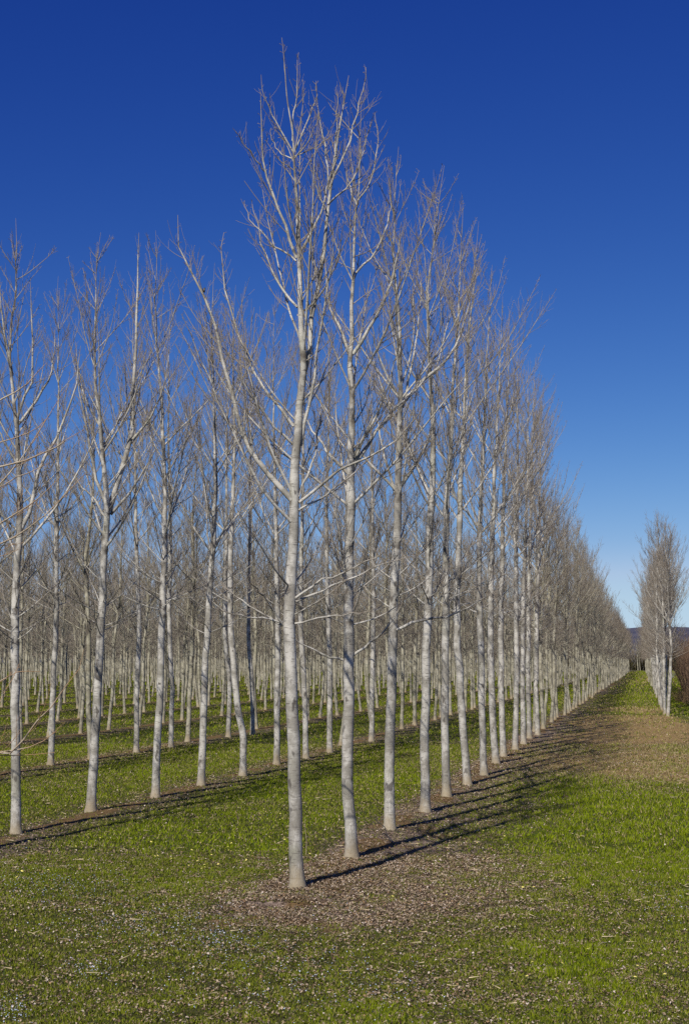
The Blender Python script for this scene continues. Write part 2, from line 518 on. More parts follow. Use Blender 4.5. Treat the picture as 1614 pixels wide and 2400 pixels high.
def grass(n, d0, d1, power, rng, size=1.0):
    x, y = scatter(n, d0, d1, power, rng)
    lit, lush, tan, soil, n3 = covers(x, y)
    tk = .6 * vnoise(x * 6.5, y * 6.5, 91) + .4 * vnoise(x * 15, y * 15, 92)
    keep = rng.random(n) < (.6 + .4 * sstep(.3, .6, tk)) * np.clip(.62 + .8 * lush - .18 * lit * (1 - lush) - .7 * soil - .38 * tan, .14, 1)
    x, y, lush, lit, tan = x[keep], y[keep], lush[keep], lit[keep], tan[keep]
    m = len(x)
    z = gz(x, y)
    tuft = sstep(.25, .75, .6 * vnoise(x * 6.5, y * 6.5, 91) + .4 * vnoise(x * 15, y * 15, 92))
    hgt = (.55 + .6 * tuft) * (0.016 + 0.036 * lush * rng.uniform(.3, 1.25, m) + .014 * rng.random(m)) * (1 + y / 110) * size
    wid = (0.003 + .004 * rng.random(m)) * (1 + y / 24) * size
    az = rng.uniform(0, 6.283, m)
    ln = hgt * rng.uniform(.15, 1.0, m)
    la = rng.uniform(0, 6.283, m)
    bx, by = np.cos(az) * wid, np.sin(az) * wid
    base = np.column_stack([x, y, z - .004])
    v = np.empty((m, 3, 3))
    v[:, 0] = base + np.column_stack([bx, by, np.zeros(m)])
    v[:, 1] = base - np.column_stack([bx, by, np.zeros(m)])
    v[:, 2] = base + np.column_stack([np.cos(la) * ln, np.sin(la) * ln, hgt])
    g0, g1, g2, dry = np.array([.080, .112, .004]), np.array([.205, .250, .008]), np.array([.045, .07, .02]), np.array([.33, .26, .13])
    t = np.clip(.4 * tuft + .6 * rng.random(m), 0, 1)[:, None]
    lu = np.clip(lush * 1.3, 0, 1)[:, None]
    c = (g0 + (g1 - g0) * t) * lu + (np.array([.066, .082, .008]) + (np.array([.175, .186, .022]) - np.array([.066, .082, .008])) * t) * (1 - lu)
    bl = (rng.random(m) < .14)[:, None]
    c = np.where(bl, g2, c)
    dr = (rng.random(m) < (.10 + .5 * tan + .10 * lit + .10 * sstep(30, 60, y)))[:, None]
    c = np.where(dr, dry * rng.uniform(.5, 1.1, (m, 1)), c)
    return v.reshape(-1, 3), np.arange(m * 3).reshape(-1, 3), np.repeat(c, 3, 0)

def cat3(parts):
    vs, fs, cs, k = [], [], [], 0
    for v, f, c in parts:
        vs.append(v); fs.append(f + k); cs.append(c); k += len(v)
    return np.concatenate(vs), np.concatenate(fs), np.concatenate(cs)

v, f, c = cat3([grass(520000, 11.5, 26, .9, RNG), grass(420000, 24, 60, .6, RNG, 1.1), grass(180000, 55, 150, .4, RNG, 1.3), grass(170000, 140, 480, .6, RNG, 1.7)])
tag(link('grass', mesh_from('grass', v, f, GRASS_M, {'Col': c}, smooth=False)), 'short spring grass growing between the poplar rows', kind='stuff')

def leaves(n, d0, d1, power, rng, size=1.0):
    x, y = scatter(n, d0, d1, power, rng)
    lit, lush, tan, soil, n3 = covers(x, y)
    cl = sstep(.28, .72, .55 * vnoise(x * 2.6, y * 2.6, 55) + .45 * vnoise(x * 7, y * 7, 56))
    keep = rng.random(n) < np.clip((lit * 1.05 * (1 - .7 * lush) + .07 + .25 * tan - .35 * soil) * (.25 + 1.15 * cl), .02, 1)
    x, y = x[keep], y[keep]
    m = len(x)
    z = gz(x, y) + rng.uniform(.006, .032, m) * size
    s = rng.uniform(.005, .0145, m) * (1 + y / 80) * size
    az = rng.uniform(0, 6.283, m)
    til = rng.normal(0, .38, (m, 2))
    ax = np.column_stack([np.cos(az), np.sin(az), til[:, 0]]) * s[:, None]
    bx = np.column_stack([-np.sin(az), np.cos(az), til[:, 1]]) * (s * rng.uniform(.55, .95, m))[:, None]
    ctr = np.column_stack([x, y, z])
    up = np.zeros((m, 3)); up[:, 2] = s * rng.uniform(-.1, .5, m)
    vv = np.stack([ctr - ax, ctr - bx + up, ctr + ax * 1.2, ctr + bx + up], 1)
    pal = np.array([[.36, .28, .195], [.25, .185, .118], [.15, .095, .06], [.55, .46, .39], [.28, .18, .095], [.055, .036, .024]])
    ci = rng.choice(6, m, p=[.29, .235, .19, .065, .115, .105])
    cc = pal[ci] * rng.uniform(.8, 1.15, (m, 1))
    ff = np.arange(m * 4).reshape(m, 4)
    tri = np.concatenate([ff[:, [0, 1, 2]], ff[:, [0, 2, 3]]])
    return vv.reshape(-1, 3), tri, np.repeat(cc, 4, 0)

v, f, c = cat3([leaves(560000, 11.5, 26, .9, RNG), leaves(330000, 24, 62, .7, RNG, 1.1), leaves(40000, 60, 130, .5, RNG, 1.4)])
tag(link('leaf_litter', mesh_from('leaf_litter', v, f, LEAF_M, {'Col': c}, smooth=False)), 'pale dead leaves lying over the grass and bare soil', kind='stuff')

def straws(n, rng):
    x, y = scatter(n, 11.5, 60, .9, rng)
    lit, lush, tan, soil, n3 = covers(x, y)
    k = rng.random(n) < np.clip(.2 + .5 * tan + .4 * blob(x, y, 1400, 2080, 200, 60) + .3 * lit, 0, 1)
    x, y = x[k], y[k]; m = len(x)
    z = gz(x, y) + rng.uniform(.012, .05, m)
    az = rng.uniform(0, 6.283, m)
    L = rng.uniform(.05, .2, m)
    d = np.column_stack([np.cos(az) * L, np.sin(az) * L, rng.normal(0, .02, m)])
    w = np.zeros((m, 3)); w[:, 2] = .003 * (1 + y / 30); w[:, 1] = .003
    b = np.column_stack([x, y, z])
    vv = np.stack([b - w, b + w, b + d], 1)
    cc = np.array([.52, .42, .26]) * rng.uniform(.6, 1.1, (m, 1))
    return vv.reshape(-1, 3), np.arange(m * 3).reshape(-1, 3), np.repeat(cc, 3, 0)
v, f, c = straws(3600, RNG)
tag(link('dry_straw', mesh_from('dry_straw', v, f, LEAF_M, {'Col': c}, smooth=False)), 'dry straw stalks strewn over the grass', kind='stuff')

def speedwell(rng):
    spots = [(130, 2075, 150, 40, 1400), (330, 2165, 230, 45, 1500), (520, 2210, 60, 25, 450), (30, 2370, 60, 30, 450), (600, 2260, 330, 90, 1500), (1575, 2120, 60, 30, 300), (220, 2270, 60, 25, 300), (850, 2330, 260, 60, 500)]
    P = []
    for (u, vv, rx, ry, n) in spots:
        uu, ww = rng.normal(u, rx * .6, n), rng.normal(vv, ry * .6, n)
        ok = (ww > 1700) & (ww < 2560)
        x, y = on_ground(uu[ok], ww[ok])
        P.append(np.column_stack([x, y]))
    P = np.concatenate(P)
    P = P[rng.random(len(P)) < .5]
    m = len(P)
    z = gz(P[:, 0], P[:, 1]) + rng.uniform(.03, .06, m)
    s = rng.uniform(.004, .0075, m)
    ctr = np.column_stack([P, z])
    tl = rng.normal(0, .4, (m, 2)); az = rng.uniform(0, 6.28, m)
    ax = np.column_stack([np.cos(az), np.sin(az), tl[:, 0]]) * s[:, None]
    bx = np.column_stack([-np.sin(az), np.cos(az), tl[:, 1]]) * s[:, None]
    q = np.stack([ctr - ax, ctr - bx, ctr + ax, ctr + bx], 1)
    cc = np.array([.50, .56, .70]) * rng.uniform(.75, 1.25, (m, 1))
    ff = np.arange(m * 4).reshape(m, 4)
    return q.reshape(-1, 3), np.concatenate([ff[:, [0, 1, 2]], ff[:, [0, 2, 3]]]), np.repeat(np.clip(cc, 0, .9), 4, 0)
v, f, c = speedwell(RNG)
tag(link('blue_ground_flowers', mesh_from('blue_ground_flowers', v, f, FLOWER_M, {'Col': c}, smooth=False)), 'mats of tiny pale blue flowers in the near grass', kind='stuff')

# yellow flowers, each an object
def flower_mesh():
    vs, fs, cs = [], [], []
    K = 9
    vs.append((0, 0, .058)); cs.append((.80, .62, .06))
    for i in range(K * 2):
        a = i * math.pi / K
        r = .019 if i % 2 == 0 else .014
        vs.append((math.cos(a) * r, math.sin(a) * r, .053 if i % 2 else .050)); cs.append((.72, .66, .24))
    for i in range(K * 2):
        fs.append((0, 1 + i, 1 + (i + 1) % (K * 2)))
    b0 = len(vs)
    for zz in (0, .05):
        for i in range(3):
            a = i * 2.094
            vs.append((math.cos(a) * .002, math.sin(a) * .002, zz)); cs.append((.1, .16, .03))
    for i in range(3):
        j = (i + 1) % 3
        fs += [(b0 + i, b0 + j, b0 + 3 + j), (b0 + i, b0 + 3 + j, b0 + 3 + i)]
    return mesh_from('yellow_flower', np.array(vs), np.array(fs), FLOWER_M, {'Col': np.array(cs)}, smooth=False)
FM = flower_mesh()
fl = [(1047, 2107), (916, 2108), (1187, 2093), (1225, 2090), (1252, 2087), (1316, 2065), (1319, 2069), (1187, 2000), (1190, 2011), (1155, 1958), (1254, 1997), (1496, 2088), (1567, 2068), (1490, 2276), (1487, 2303), (1493, 2301), (1560, 2269), (1558, 2298), (1545, 1980), (1252, 2265), (1300, 2304), (1309, 2263), (1378, 2233), (1235, 2295), (1200, 2060), (1130, 2020)]
for (u, w, rx, ry, n) in [(540, 1995, 160, 40, 20), (450, 2010, 200, 50, 16), (640, 1930, 60, 40, 12), (330, 1880, 80, 45, 10), (880, 1840, 60, 40, 8), (110, 2030, 120, 60, 8), (1150, 1950, 100, 40, 8), (240, 1985, 120, 30, 8)]:
    fl += list(zip(RNG.normal(u, rx * .5, n), RNG.normal(w, ry * .5, n)))
for (u, w) in fl:
    x, y = on_ground(u, w)
    o = link('yellow_flower', FM, None, (float(x), float(y), float(gz(x, y))))
    s = RNG.uniform(.9, 1.4)
    o.scale = (s, s, s)
    o.rotation_euler = (RNG.normal(.25, .2), RNG.normal(0, .2), RNG.uniform(0, 6))
    tag(o, 'small yellow flower open in the short grass near the poplars', 'flower', 'yellow flowers dotted in the grass')

# ------------------------------------------------------------------ hero trees along the lane edge and in the second row
def px_path(pix, Y, base):
    p = at_depth(np.array([q[0] for q in pix]), np.array([q[1] for q in pix]), np.full(len(pix), Y))
    p = p - base
    p[0] = 0
    return p

def px_limb(pix, Y, base, w, dep):
    n = len(pix)
    YY = Y + np.linspace(0, 1, n) ** 1.2 * dep
    p = at_depth(np.array([q[0] for q in pix]), np.array([q[1] for q in pix]), YY) - base
    return p, w * .385 * Y / FPX

T1_LIMBS = [
    ([(684, 1172), (630, 1109), (586, 1057), (545, 937), (515, 803), (473, 679), (422, 597), (417, 504)], 17, .3),
    ([(682, 1222), (640, 1177), (615, 1150), (555, 1033), (500, 913), (455, 800), (425, 735)], 9, -.7),
    ([(688, 999), (620, 910), (569, 820), (535, 700), (520, 590), (525, 545)], 9, .8),
    ([(690, 1045), (634, 992), (590, 925), (545, 851), (515, 760)], 7, -.8),
    ([(702, 1177), (802, 1098), (874, 1067), (950, 1009), (1000, 940)], 9, -.8),
    ([(700, 1196), (757, 1163), (815, 1119), (880, 1060)], 6, .6),
    ([(699, 1165), (735, 1078), (748, 1000), (752, 930)], 7, .9),
    ([(704, 1045), (725, 937), (747, 810), (765, 700), (778, 590), (776, 500)], 10, -.6),
    ([(668, 1458), (613, 1448), (545, 1438), (500, 1425)], 6, -.5),
    ([(668, 1466), (610, 1435), (551, 1397), (520, 1365)], 6, .6),
    ([(668, 1470), (630, 1414), (600, 1380), (582, 1360)], 5, -.9),
    ([(692, 1402), (757, 1362), (881, 1307), (912, 1290)], 7, -.6),
    ([(693, 1411), (740, 1390), (830, 1352), (900, 1320), (980, 1300)], 7, .5),
    ([(689, 1462), (788, 1441), (877, 1435)], 6, -.4),
    ([(710, 885), (725, 800), (754, 606), (763, 536), (779, 393), (800, 290), (817, 177)], 17, .35),
    ([(772, 440), (815, 340), (845, 235), (857, 158)], 6, .5),
    ([(770, 445), (762, 340), (745, 255), (741, 195)], 5, .2),
    ([(779, 400), (790, 300), (786, 205)], 5, .1),
    ([(768, 480), (825, 420), (860, 330), (878, 262)], 5, .8),
    ([(766, 500), (735, 420), (725, 340)], 4, -.3),
    ([(695, 605), (655, 495), (624, 406), (613, 300), (611, 215)], 9, -.3),
    ([(624, 406), (605, 380), (575, 340), (545, 300)], 4, -.5),
    ([(697, 600), (747, 504), (770, 428), (790, 370), (800, 330)], 8, -.4),
    ([(694, 612), (614, 549), (579, 498), (573, 470)], 5, .4),
    ([(697, 720), (650, 660), (610, 560), (590, 470)], 7, .7),
    ([(698, 740), (745, 700), (790, 610), (805, 520)], 6, -.9),
    ([(686, 355), (660, 310), (630, 260), (617, 222), (612, 175)], 4.5, -.2),
    ([(687, 358), (715, 300), (735, 240), (741, 190)], 4.5, .2),
    ([(688, 372), (715, 345), (738, 300), (748, 265)], 3.5, -.2),
    ([(686, 372), (660, 360), (640, 330), (635, 300)], 3.5, .2),
    ([(685, 330), (690, 250), (697, 180), (700, 123)], 4, .1)]
T2_LIMBS = [
    ([(806, 1548), (754, 1534), (692, 1500), (650, 1470)], 7, -.6),
    ([(826, 1537), (846, 1520), (888, 1489), (912, 1465), (945, 1400)], 8, -.5),
    ([(815, 1405), (808, 1330), (795, 1250), (780, 1120), (770, 1020)], 8, -.5),
    ([(822, 1115), (775, 1067), (740, 1020), (700, 960)], 11, .4),
    ([(826, 1110), (845, 1045), (880, 975), (910, 900), (935, 800)], 12, -.4),
    ([(826, 1100), (870, 1030), (925, 960), (985, 900), (1020, 820)], 13, .5),
    ([(824, 835), (790, 760), (770, 700), (762, 600)], 10, .3),
    ([(827, 830), (870, 760), (905, 690), (930, 600), (940, 520)], 11, -.3),
    ([(838, 470), (870, 420), (885, 330), (878, 262)], 5, .3),
    ([(836, 480), (815, 420), (812, 370)], 4, .2),
    ([(834, 640), (880, 590), (910, 520), (915, 440)], 6, .5)]
T3_LIMBS = [
    ([(915, 1480), (985, 1455), (1065, 1440), (1120, 1410), (1160, 1385)], 9, -.6),
    ([(932, 1150), (975, 1080), (1010, 1010), (1030, 900)], 12, -.4),
    ([(930, 1165), (905, 1090), (890, 1020), (880, 930)], 9, .4),
    ([(942, 945), (985, 895), (1030, 860), (1075, 790), (1105, 690)], 12, .3),
    ([(942, 940), (915, 900), (885, 830), (870, 740)], 9, -.4),
    ([(943, 955), (965, 850), (980, 760), (985, 640)], 8, .6)]
R2B_LIMBS = [
    ([(256, 1198), (288, 1088), (309, 1025), (312, 920), (321, 725), (326, 545)], 18, .3),
    ([(252, 1192), (222, 1100), (207, 1010), (188, 920), (180, 840)], 11, -.4),
    ([(250, 1215), (215, 1160), (190, 1140), (165, 1090)], 8, .4),
    ([(260, 1205), (300, 1160), (345, 1090), (380, 1020)], 9, -.5),
    ([(311, 1030), (350, 980), (385, 900), (395, 820)], 8, .3),
    ([(242, 1015), (205, 940), (185, 880), (178, 800)], 7, .4)]
R2A_LIMBS = [
    ([(50, 1240), (75, 1180), (95, 1090), (125, 1040), (170, 930), (190, 810)], 13, .3),
    ([(45, 1100), (20, 1050), (0, 1020), (-30, 960)], 9, -.3),
    ([(38, 1000), (70, 960), (110, 900), (125, 850), (130, 770)], 9, .2),
    ([(37, 990), (60, 930), (78, 880), (75, 760), (72, 660)], 8, -.3),
    ([(30, 880), (15, 800), (3, 720), (0, 650)], 7, .2)]
OFF_LIMBS = [   # the tree just outside, whose long young branches reach in
    ([(-174, 1802), (-60, 1775), (0, 1762), (38, 1757), (80, 1697), (135, 1640), (188, 1560), (197, 1522)], 6, -.5),
    ([(-174, 1806), (-60, 1777), (38, 1758), (70, 1750), (118, 1730), (152, 1692)], 5, -.5),
    ([(-174, 1668), (-60, 1628), (0, 1597), (40, 1577), (95, 1574)], 5, .5),
    ([(-174, 1815), (-60, 1705), (0, 1646), (46, 1555)], 5, .6),
    ([(-172, 1165), (-60, 1115), (0, 1094), (105, 1063), (150, 1035), (198, 1006)], 9, -.3),
    ([(-172, 1040), (-60, 970), (0, 940), (65, 900), (110, 850)], 8, .2),
    ([(-172, 1110), (-60, 1060), (0, 1037), (80, 1010), (108, 983)], 6, .6),
    ([(-172, 1300), (-60, 1255), (0, 1225), (95, 1165), (145, 1115)], 8, -.6),
    ([(-172, 1350), (-60, 1300), (0, 1275), (50, 1250), (110, 1205), (200, 1110)], 7, .3),
    ([(-172, 1230), (-60, 1175), (0, 1142), (60, 1110), (130, 1082)], 6, .8)]

d_ = lambda L: [(a / .9715, b / .9715) for a, b in L]
HERO = [  # row, photo trace of the trunk (foot first), foot width in photo pixels, limbs traced, label
    (0, [(697, 2095), (692, 1900), (688, 1700), (677, 1500), (675, 1440), (684, 1300), (690, 1165), (697, 1000), (707, 900), (710, 850), (702, 700), (698, 600), (695, 500), (687, 349), (670, 210), (663, 93)], 33, T1_LIMBS, .5, 'tall pale poplar at the front corner of the plantation, nearest and tallest of all'),
    (0, [(824, 2018), (815, 1800), (818, 1600), (816, 1390), (823, 1130), (824, 926), (824, 800), (832, 504), (838, 463), (848, 240)], 29, T2_LIMBS, .85, 'pale poplar just behind the front corner tree, its trunk banded by branch shadows'),
    (0, d_([(886.5, 1899), (887, 1700), (893, 1450), (903, 1200), (908, 1000), (913, 905), (907, 740), (894, 567), (905, 345)]), 26, T3_LIMBS, .95, 'pale poplar with a dark fallen branch lying against its foot'),
    (0, [(995.5, 1908), (995, 1700), (1000, 1500), (1008, 1250), (1015, 1033), (1009, 921), (1003, 809), (1003, 668), (1022, 520), (1040, 390)], 23, (), 1.1, 'pale poplar in the lane-side row, fourth back from the front corner'),
    (0, [(1046, 1872), (1042, 1700), (1043, 1450), (1048, 1200), (1055, 1050), (1062, 900), (1075, 700), (1085, 470)], 20, (), 1.1, 'slim poplar in the lane-side row, fifth back from the front corner'),
    (0, [(1094.6, 1842), (1085, 1700), (1072, 1500), (1072, 1350), (1078, 1150), (1090, 900), (1105, 700), (1120, 520)], 19, (), 1.1, 'poplar of the lane-side row whose lower trunk leans left, sixth from the corner'),
    (0, [(1133.5, 1820), (1128, 1650), (1125, 1500), (1122, 1300), (1130, 1100), (1140, 850), (1152, 620)], 17, (), 1.1, 'slim poplar in the lane-side row, seventh back from the front corner'),
    (0, [(1161, 1794), (1150, 1600), (1150, 1400), (1158, 1150), (1170, 900), (1178, 690)], 17, (), 1.1, 'slightly left-leaning poplar in the lane-side row, eighth back from the front corner'),
    (0, [(1179, 1777), (1174, 1600), (1172, 1450), (1180, 1150), (1190, 900), (1192, 745)], 15, (), 1.1, 'slim poplar in the lane-side row, ninth back from the front corner'),
    (0, [(1206, 1761), (1210, 1600), (1208, 1400), (1212, 1100), (1212, 790)], 14, (), 1.1, 'slim poplar in the lane-side row, tenth back from the front corner'),
    (0, [(1226, 1748), (1224, 1600), (1226, 1400), (1235, 1100), (1236, 845)], 13, (), 1.1, 'slim poplar in the lane-side row, eleventh back from the front corner'),
    (0, [(1240, 1736), (1236, 1600), (1238, 1400), (1245, 1100), (1250, 870)], 12, (), 1.1, 'slim poplar in the lane-side row, twelfth back from the front corner'),
    (0, [(1259, 1727), (1256, 1600), (1258, 1400), (1265, 1150), (1268, 915)], 12, (), 1.1, 'slim poplar in the lane-side row, thirteenth back from the front corner'),
    (1, [(-174, 2023), (-170, 1750), (-168, 1500), (-165, 1250), (-170, 1000), (-176, 800), (-170, 600), (-172, 480)], 28, OFF_LIMBS, .5, 'poplar at the left edge whose long brown branches reach in past grey trunks'),
    (1, [(38, 1961), (39, 1750), (38, 1550), (37, 1450), (48, 1200), (39, 1010), (30, 890), (28, 779), (40, 690), (41, 515)], 24, R2A_LIMBS, .95, 'grey poplar with a brown branch crossing its foot, leftmost of the front trunks'),
    (1, [(213, 1909), (222, 1760), (236, 1500), (247, 1290), (255, 1198), (249, 1100), (240, 1010), (228, 890), (228, 755), (231, 635), (243, 554)], 23, R2B_LIMBS, .95, 'grey poplar leaning right, forked high up into two thick upright stems'),
    (1, d_([(354, 1820), (362, 1600), (370, 1350), (375, 1150), (372, 1050), (365, 900), (360, 800), (355, 700), (356, 525)]), 19, (), 1.1, 'straight grey poplar in the second row, just right of the forked leaning tree'),
    (1, d_([(458, 1795), (465, 1600), (475, 1400), (483, 1250), (490, 1100), (487, 900), (482, 750), (490, 600)]), 18, (), 1.1, 'grey poplar with a tan foot between a straight trunk and a bow-footed one'),
    (1, d_([(553, 1770), (554, 1680), (541, 1600), (532, 1500), (525, 1400), (528, 1200), (535, 1000), (530, 800), (535, 650)]), 17, (), 1.1, 'grey poplar with a strongly bowed foot, left of the front corner tree'),
    (1, [(648, 1796), (651, 1560), (650, 1390), (645, 1150), (640, 900), (645, 690)], 15, (), 1.1, 'grey poplar of the second row close left of the front corner trunk'),
    (1, [(717, 1781), (713, 1600), (705, 1450), (708, 1200), (712, 950), (720, 720)], 14, (), 1.1, 'grey poplar of the second row close right of the front corner trunk'),
    (1, [(772, 1767), (772, 1560), (768, 1400), (765, 1200), (770, 1000), (772, 740)], 14, (), 1.1, 'greyish poplar of the second row seen close left of the banded lane-side trunk'),
    (1, [(870, 1740), (873, 1560), (875, 1400), (872, 1200), (868, 780)], 12.5, (), 1.1, 'grey poplar of the second row between the second and third lane-side trunks'),
    (2, [(119, 1799), (126, 1600), (133, 1450), (135, 1250), (140, 1000), (138, 650)], 15, (), 1.1, 'grey poplar of the third row between the two nearest trunks on the left'),
    (2, [(320, 1766), (322, 1600), (326, 1450), (318, 1250), (315, 1000), (310, 690)], 13, (), 1.1, 'grey poplar of the third row left of the straight second-row trunk'),
    (2, [(401, 1754), (403, 1600), (397, 1450), (400, 1250), (395, 1000), (400, 700)], 12, (), 1.1, 'grey poplar of the third row right of the straight second-row trunk'),
    (2, [(535, 1729), (538, 1600), (528, 1480), (530, 1250), (532, 1000), (540, 740)], 11.5, (), 1.1, 'grey poplar of the third row just left of the bow-footed tree'),
    (2, [(592, 1723), (590, 1600), (583, 1480), (585, 1250), (588, 1000), (590, 760)], 11, (), 1.1, 'grey poplar of the third row just right of the bow-footed tree')]

placed = []          # (row, along) of trees already standing
GROUP = 'poplars standing in plantation rows'
hero_count = 0

def build_split_tree(rng, loc, h, rb, path, explicit, keep, label, subparts, bark=BARK, dens=1.2):
    """A near tree: trunk, every big limb (with its twigs) and the crown of lesser shoots."""
    root = bpy.data.objects.new('poplar_tree', None)
    C.objects.link(root)
    root.location = loc
    tag(root, label, 'tree', GROUP)
    tp, tr, lp, lr = make_poplar(rng, h, rb, path, explicit, keep=keep, nseg=110)
    mb = MB(); mb.add(tp[None], tr[None], 14); mb.knots = knots_of(tp, tr, lp, lr)
    link('trunk', mb.mesh('trunk', BARK), root)
    subs, twigs, spurs = foliage_of_limb(lp, lr, rng, dens)
    L = np.linalg.norm(np.diff(lp, axis=1), axis=2).sum(1)
    order = np.argsort(-(L * lr[:, 0]))
    big = set(int(i) for i in order[:16])
    rest = MB()
    rest_any = [i for i in range(len(lp)) if i not in big]
    for i in sorted(big):
        m = MB(); m.add(lp[i:i + 1], lr[i:i + 1], 7)
        tw = MB()
        for (p, r, own), K in ((subs, 4), (twigs, 3), (spurs, 3)):
            s = own == i
            tw.add(p[s], r[s], K)
        me = m.mesh('limb', bark)
        lo = link('limb', me, root)
        if tw.n:
            link('twig_sprays', tw.mesh('twig_sprays', bark), lo)
    rest.add(lp[rest_any], lr[rest_any], 5)
    sel = np.array(rest_any)
    for (p, r, own), K in ((subs, 4), (twigs, 3), (spurs, 3)):
        s = np.isin(own, sel)
        rest.add(p[s], r[s], K)
    link('crown', rest.mesh('crown', bark), root)
    return root

for k, (row, pix, wpx, limbs, keep, label) in enumerate(HERO):
    rng = np.random.default_rng(500 + k)
    x, y = on_ground(*pix[0])
    x, y = float(x), float(y)
    z = float(gz(x, y))
    base = np.array([x, y, z])
    ratio = 1 if row else 1
    path = px_path(pix, y, base)
    path[1:, 1] += np.cumsum(rng.normal(0, .04, len(path) - 1))
    h = float(path[-1, 2])
    ex = [px_limb(l[0], y, base, l[1], l[2]) for l in limbs]
    rb = wpx * .465 * y / FPX
    bark = BARK_YOUNG if limbs is OFF_LIMBS else BARK
    build_split_tree(rng, (x, y, z), h, rb, path, ex, keep, label, k < 14, bark, .55 if limbs is OFF_LIMBS else (1.3 if k < 2 else 1.35))
    a, p = along_across(x, y)
    placed.append((row, float(a), float(p)))

# ------------------------------------------------------------------ all the other trees on the lattice
def in_view(x, y, h=14, margin=110):
    if y < 6:
        return False
    u = CX + FPX * x / (y * CP) * 1.0
    mg = margin + 1.9 * FPX / y
    return -mg < u < 1614 + mg

others = []
for row in range(0, 60):
    for n in range(-2, 135):
        ph = n + (0.5 if row % 2 else 0.0)
        rng = np.random.default_rng(10000 + row * 400 + n + 5)
        a = STEP * ph + rng.normal(0, .10)
        p = ROWW * row + rng.normal(0, .11)
        if row == 0 and n < 13:
            continue
        x = T1[0] + LANE[0] * a + LEFT[0] * p
        y = T1[1] + LANE[1] * a + LEFT[1] * p
        if a < -1 or y > 470 or a > 460 or not in_view(x, y):
            continue
        if any(r == row and abs(pa - a) < STEP * .62 for r, pa, pp in placed):
            continue
        if row == 1 and ph < 2:
            continue
        others.append((y, row, x, y, a, 'plantation'))
# the row on the other side of the lane
ra = np.array(on_ground(1564, 1681)); rbk = np.array(on_ground(1511.5, 1572))
rdir = (rbk - ra) / np.linalg.norm(rbk - ra)
for n in range(0, 112):
    rng = np.random.default_rng(40000 + n)
    q = ra + rdir * (n * STEP) + rng.normal(0, .12, 2) * (n > 0)
    others.append((q[1], 900, q[0], q[1], n * STEP, 'right'))
others.sort(key=lambda t: t[0])

# shared models for the individual trees further back
VAR = []
for k in range(14):
    rng = np.random.default_rng(900 + k)
    h = 14.4
    tp, tr, lp, lr = make_poplar(rng, h, .098, None, (), keep=1.2, thick=1.1)
    subs, twigs, spurs = foliage_of_limb(lp, lr, rng, 1.45, 1.25)
    a = MB(); a.add(tp[None], tr[None], 9); a.knots = knots_of(tp, tr, lp, lr)
    b = MB(); b.add(lp, lr, 4)
    b.add(subs[0], subs[1], 3); b.add(twigs[0], twigs[1], 3)
    VAR.append((a.mesh('trunk', BARK_INNER_SHADED), b.mesh('crown', BARK_INNER_SHADED), h))

RVAR = []
for k in range(6):
    rng = np.random.default_rng(1900 + k)
    h = 13.4
    tp, tr, lp, lr = make_poplar(rng, h, .095, None, (), keep=1.6, thick=1.0, angle=.74, reach=1.12, lean=(0, 0))
    subs, twigs, spurs = foliage_of_limb(lp, lr, rng, 1.45, 1.3)
    a = MB(); a.add(tp[None], tr[None], 9); a.knots = knots_of(tp, tr, lp, lr)
    b = MB(); b.add(lp, lr, 4)
    b.add(subs[0], subs[1], 3); b.add(twigs[0], twigs[1], 3)
    RVAR.append((a.mesh('trunk', BARK), b.mesh('crown', BARK), h))

ORD = ['', 'first', 'second', 'third', 'fourth', 'fifth', 'sixth', 'seventh', 'eighth', 'ninth', 'tenth', 'eleventh', 'twelfth', 'thirteenth', 'fourteenth', 'fifteenth', 'sixteenth', 'seventeenth', 'eighteenth', 'nineteenth']
def ordn(n):
    if n < len(ORD):
        return ORD[n]
    suf = 'th' if 10 <= n % 100 <= 20 else {1: 'st', 2: 'nd', 3: 'rd'}.get(n % 10, 'th')
    return '%d%s' % (n, suf)

NIND = 300 - len(HERO)
protos = {}
counts = {}
for r, a, p in placed:
    counts[r] = counts.get(r, 0) + (0 if a < STEP * 1.6 and r == 1 else 1)
for i, (dd, row, x, y, a, kind) in enumerate(others[:NIND]):
    rng = np.random.default_rng(70000 + i)
    vl = VAR if kind == 'plantation' else RVAR
    vi = (kind, int(rng.integers(len(vl))))
    vm = vl[vi[1]]
    counts[row] = counts.get(row, 0) + 1
    z = float(gz(x, y))
    if vi not in protos:
        root = bpy.data.objects.new('poplar_tree', None); C.objects.link(root)
        link('trunk', vm[0], root); link('crown', vm[1], root)
        protos[vi] = root
    else:
        src = protos[vi]
        root = src.copy(); C.objects.link(root)
        for ch in src.children:
            c2 = ch.copy(); C.objects.link(c2); c2.parent = root
    hgt = rng.uniform(12.2, 14.0) if kind == 'plantation' else rng.uniform(12.2, 13.1)
    s = hgt / vm[2]
    root.location = (x, y, z)
    root.rotation_euler = (0, 0, rng.uniform(0, 6.283))
    wd = s * rng.uniform(.95, 1.12)
    root.scale = (wd, wd, s)
    if kind == 'plantation':
        where = 'the lane-side row' if row == 0 else 'the %s row from the lane' % ordn(row + 1)
        lab = 'slim bare grey poplar, %s from the front in %s' % (ordn(counts[row]), where)
        tag(root, lab, 'tree', GROUP)
    else:
        lab = 'pale bare poplar, %s from the front of the row across the grass lane' % ordn(counts[row])
        if counts[row] == 1:
            lab = 'pale bushy-topped poplar at the near end of the row across the grass lane'
        tag(root, lab, 'tree', 'poplars in the row across the lane')

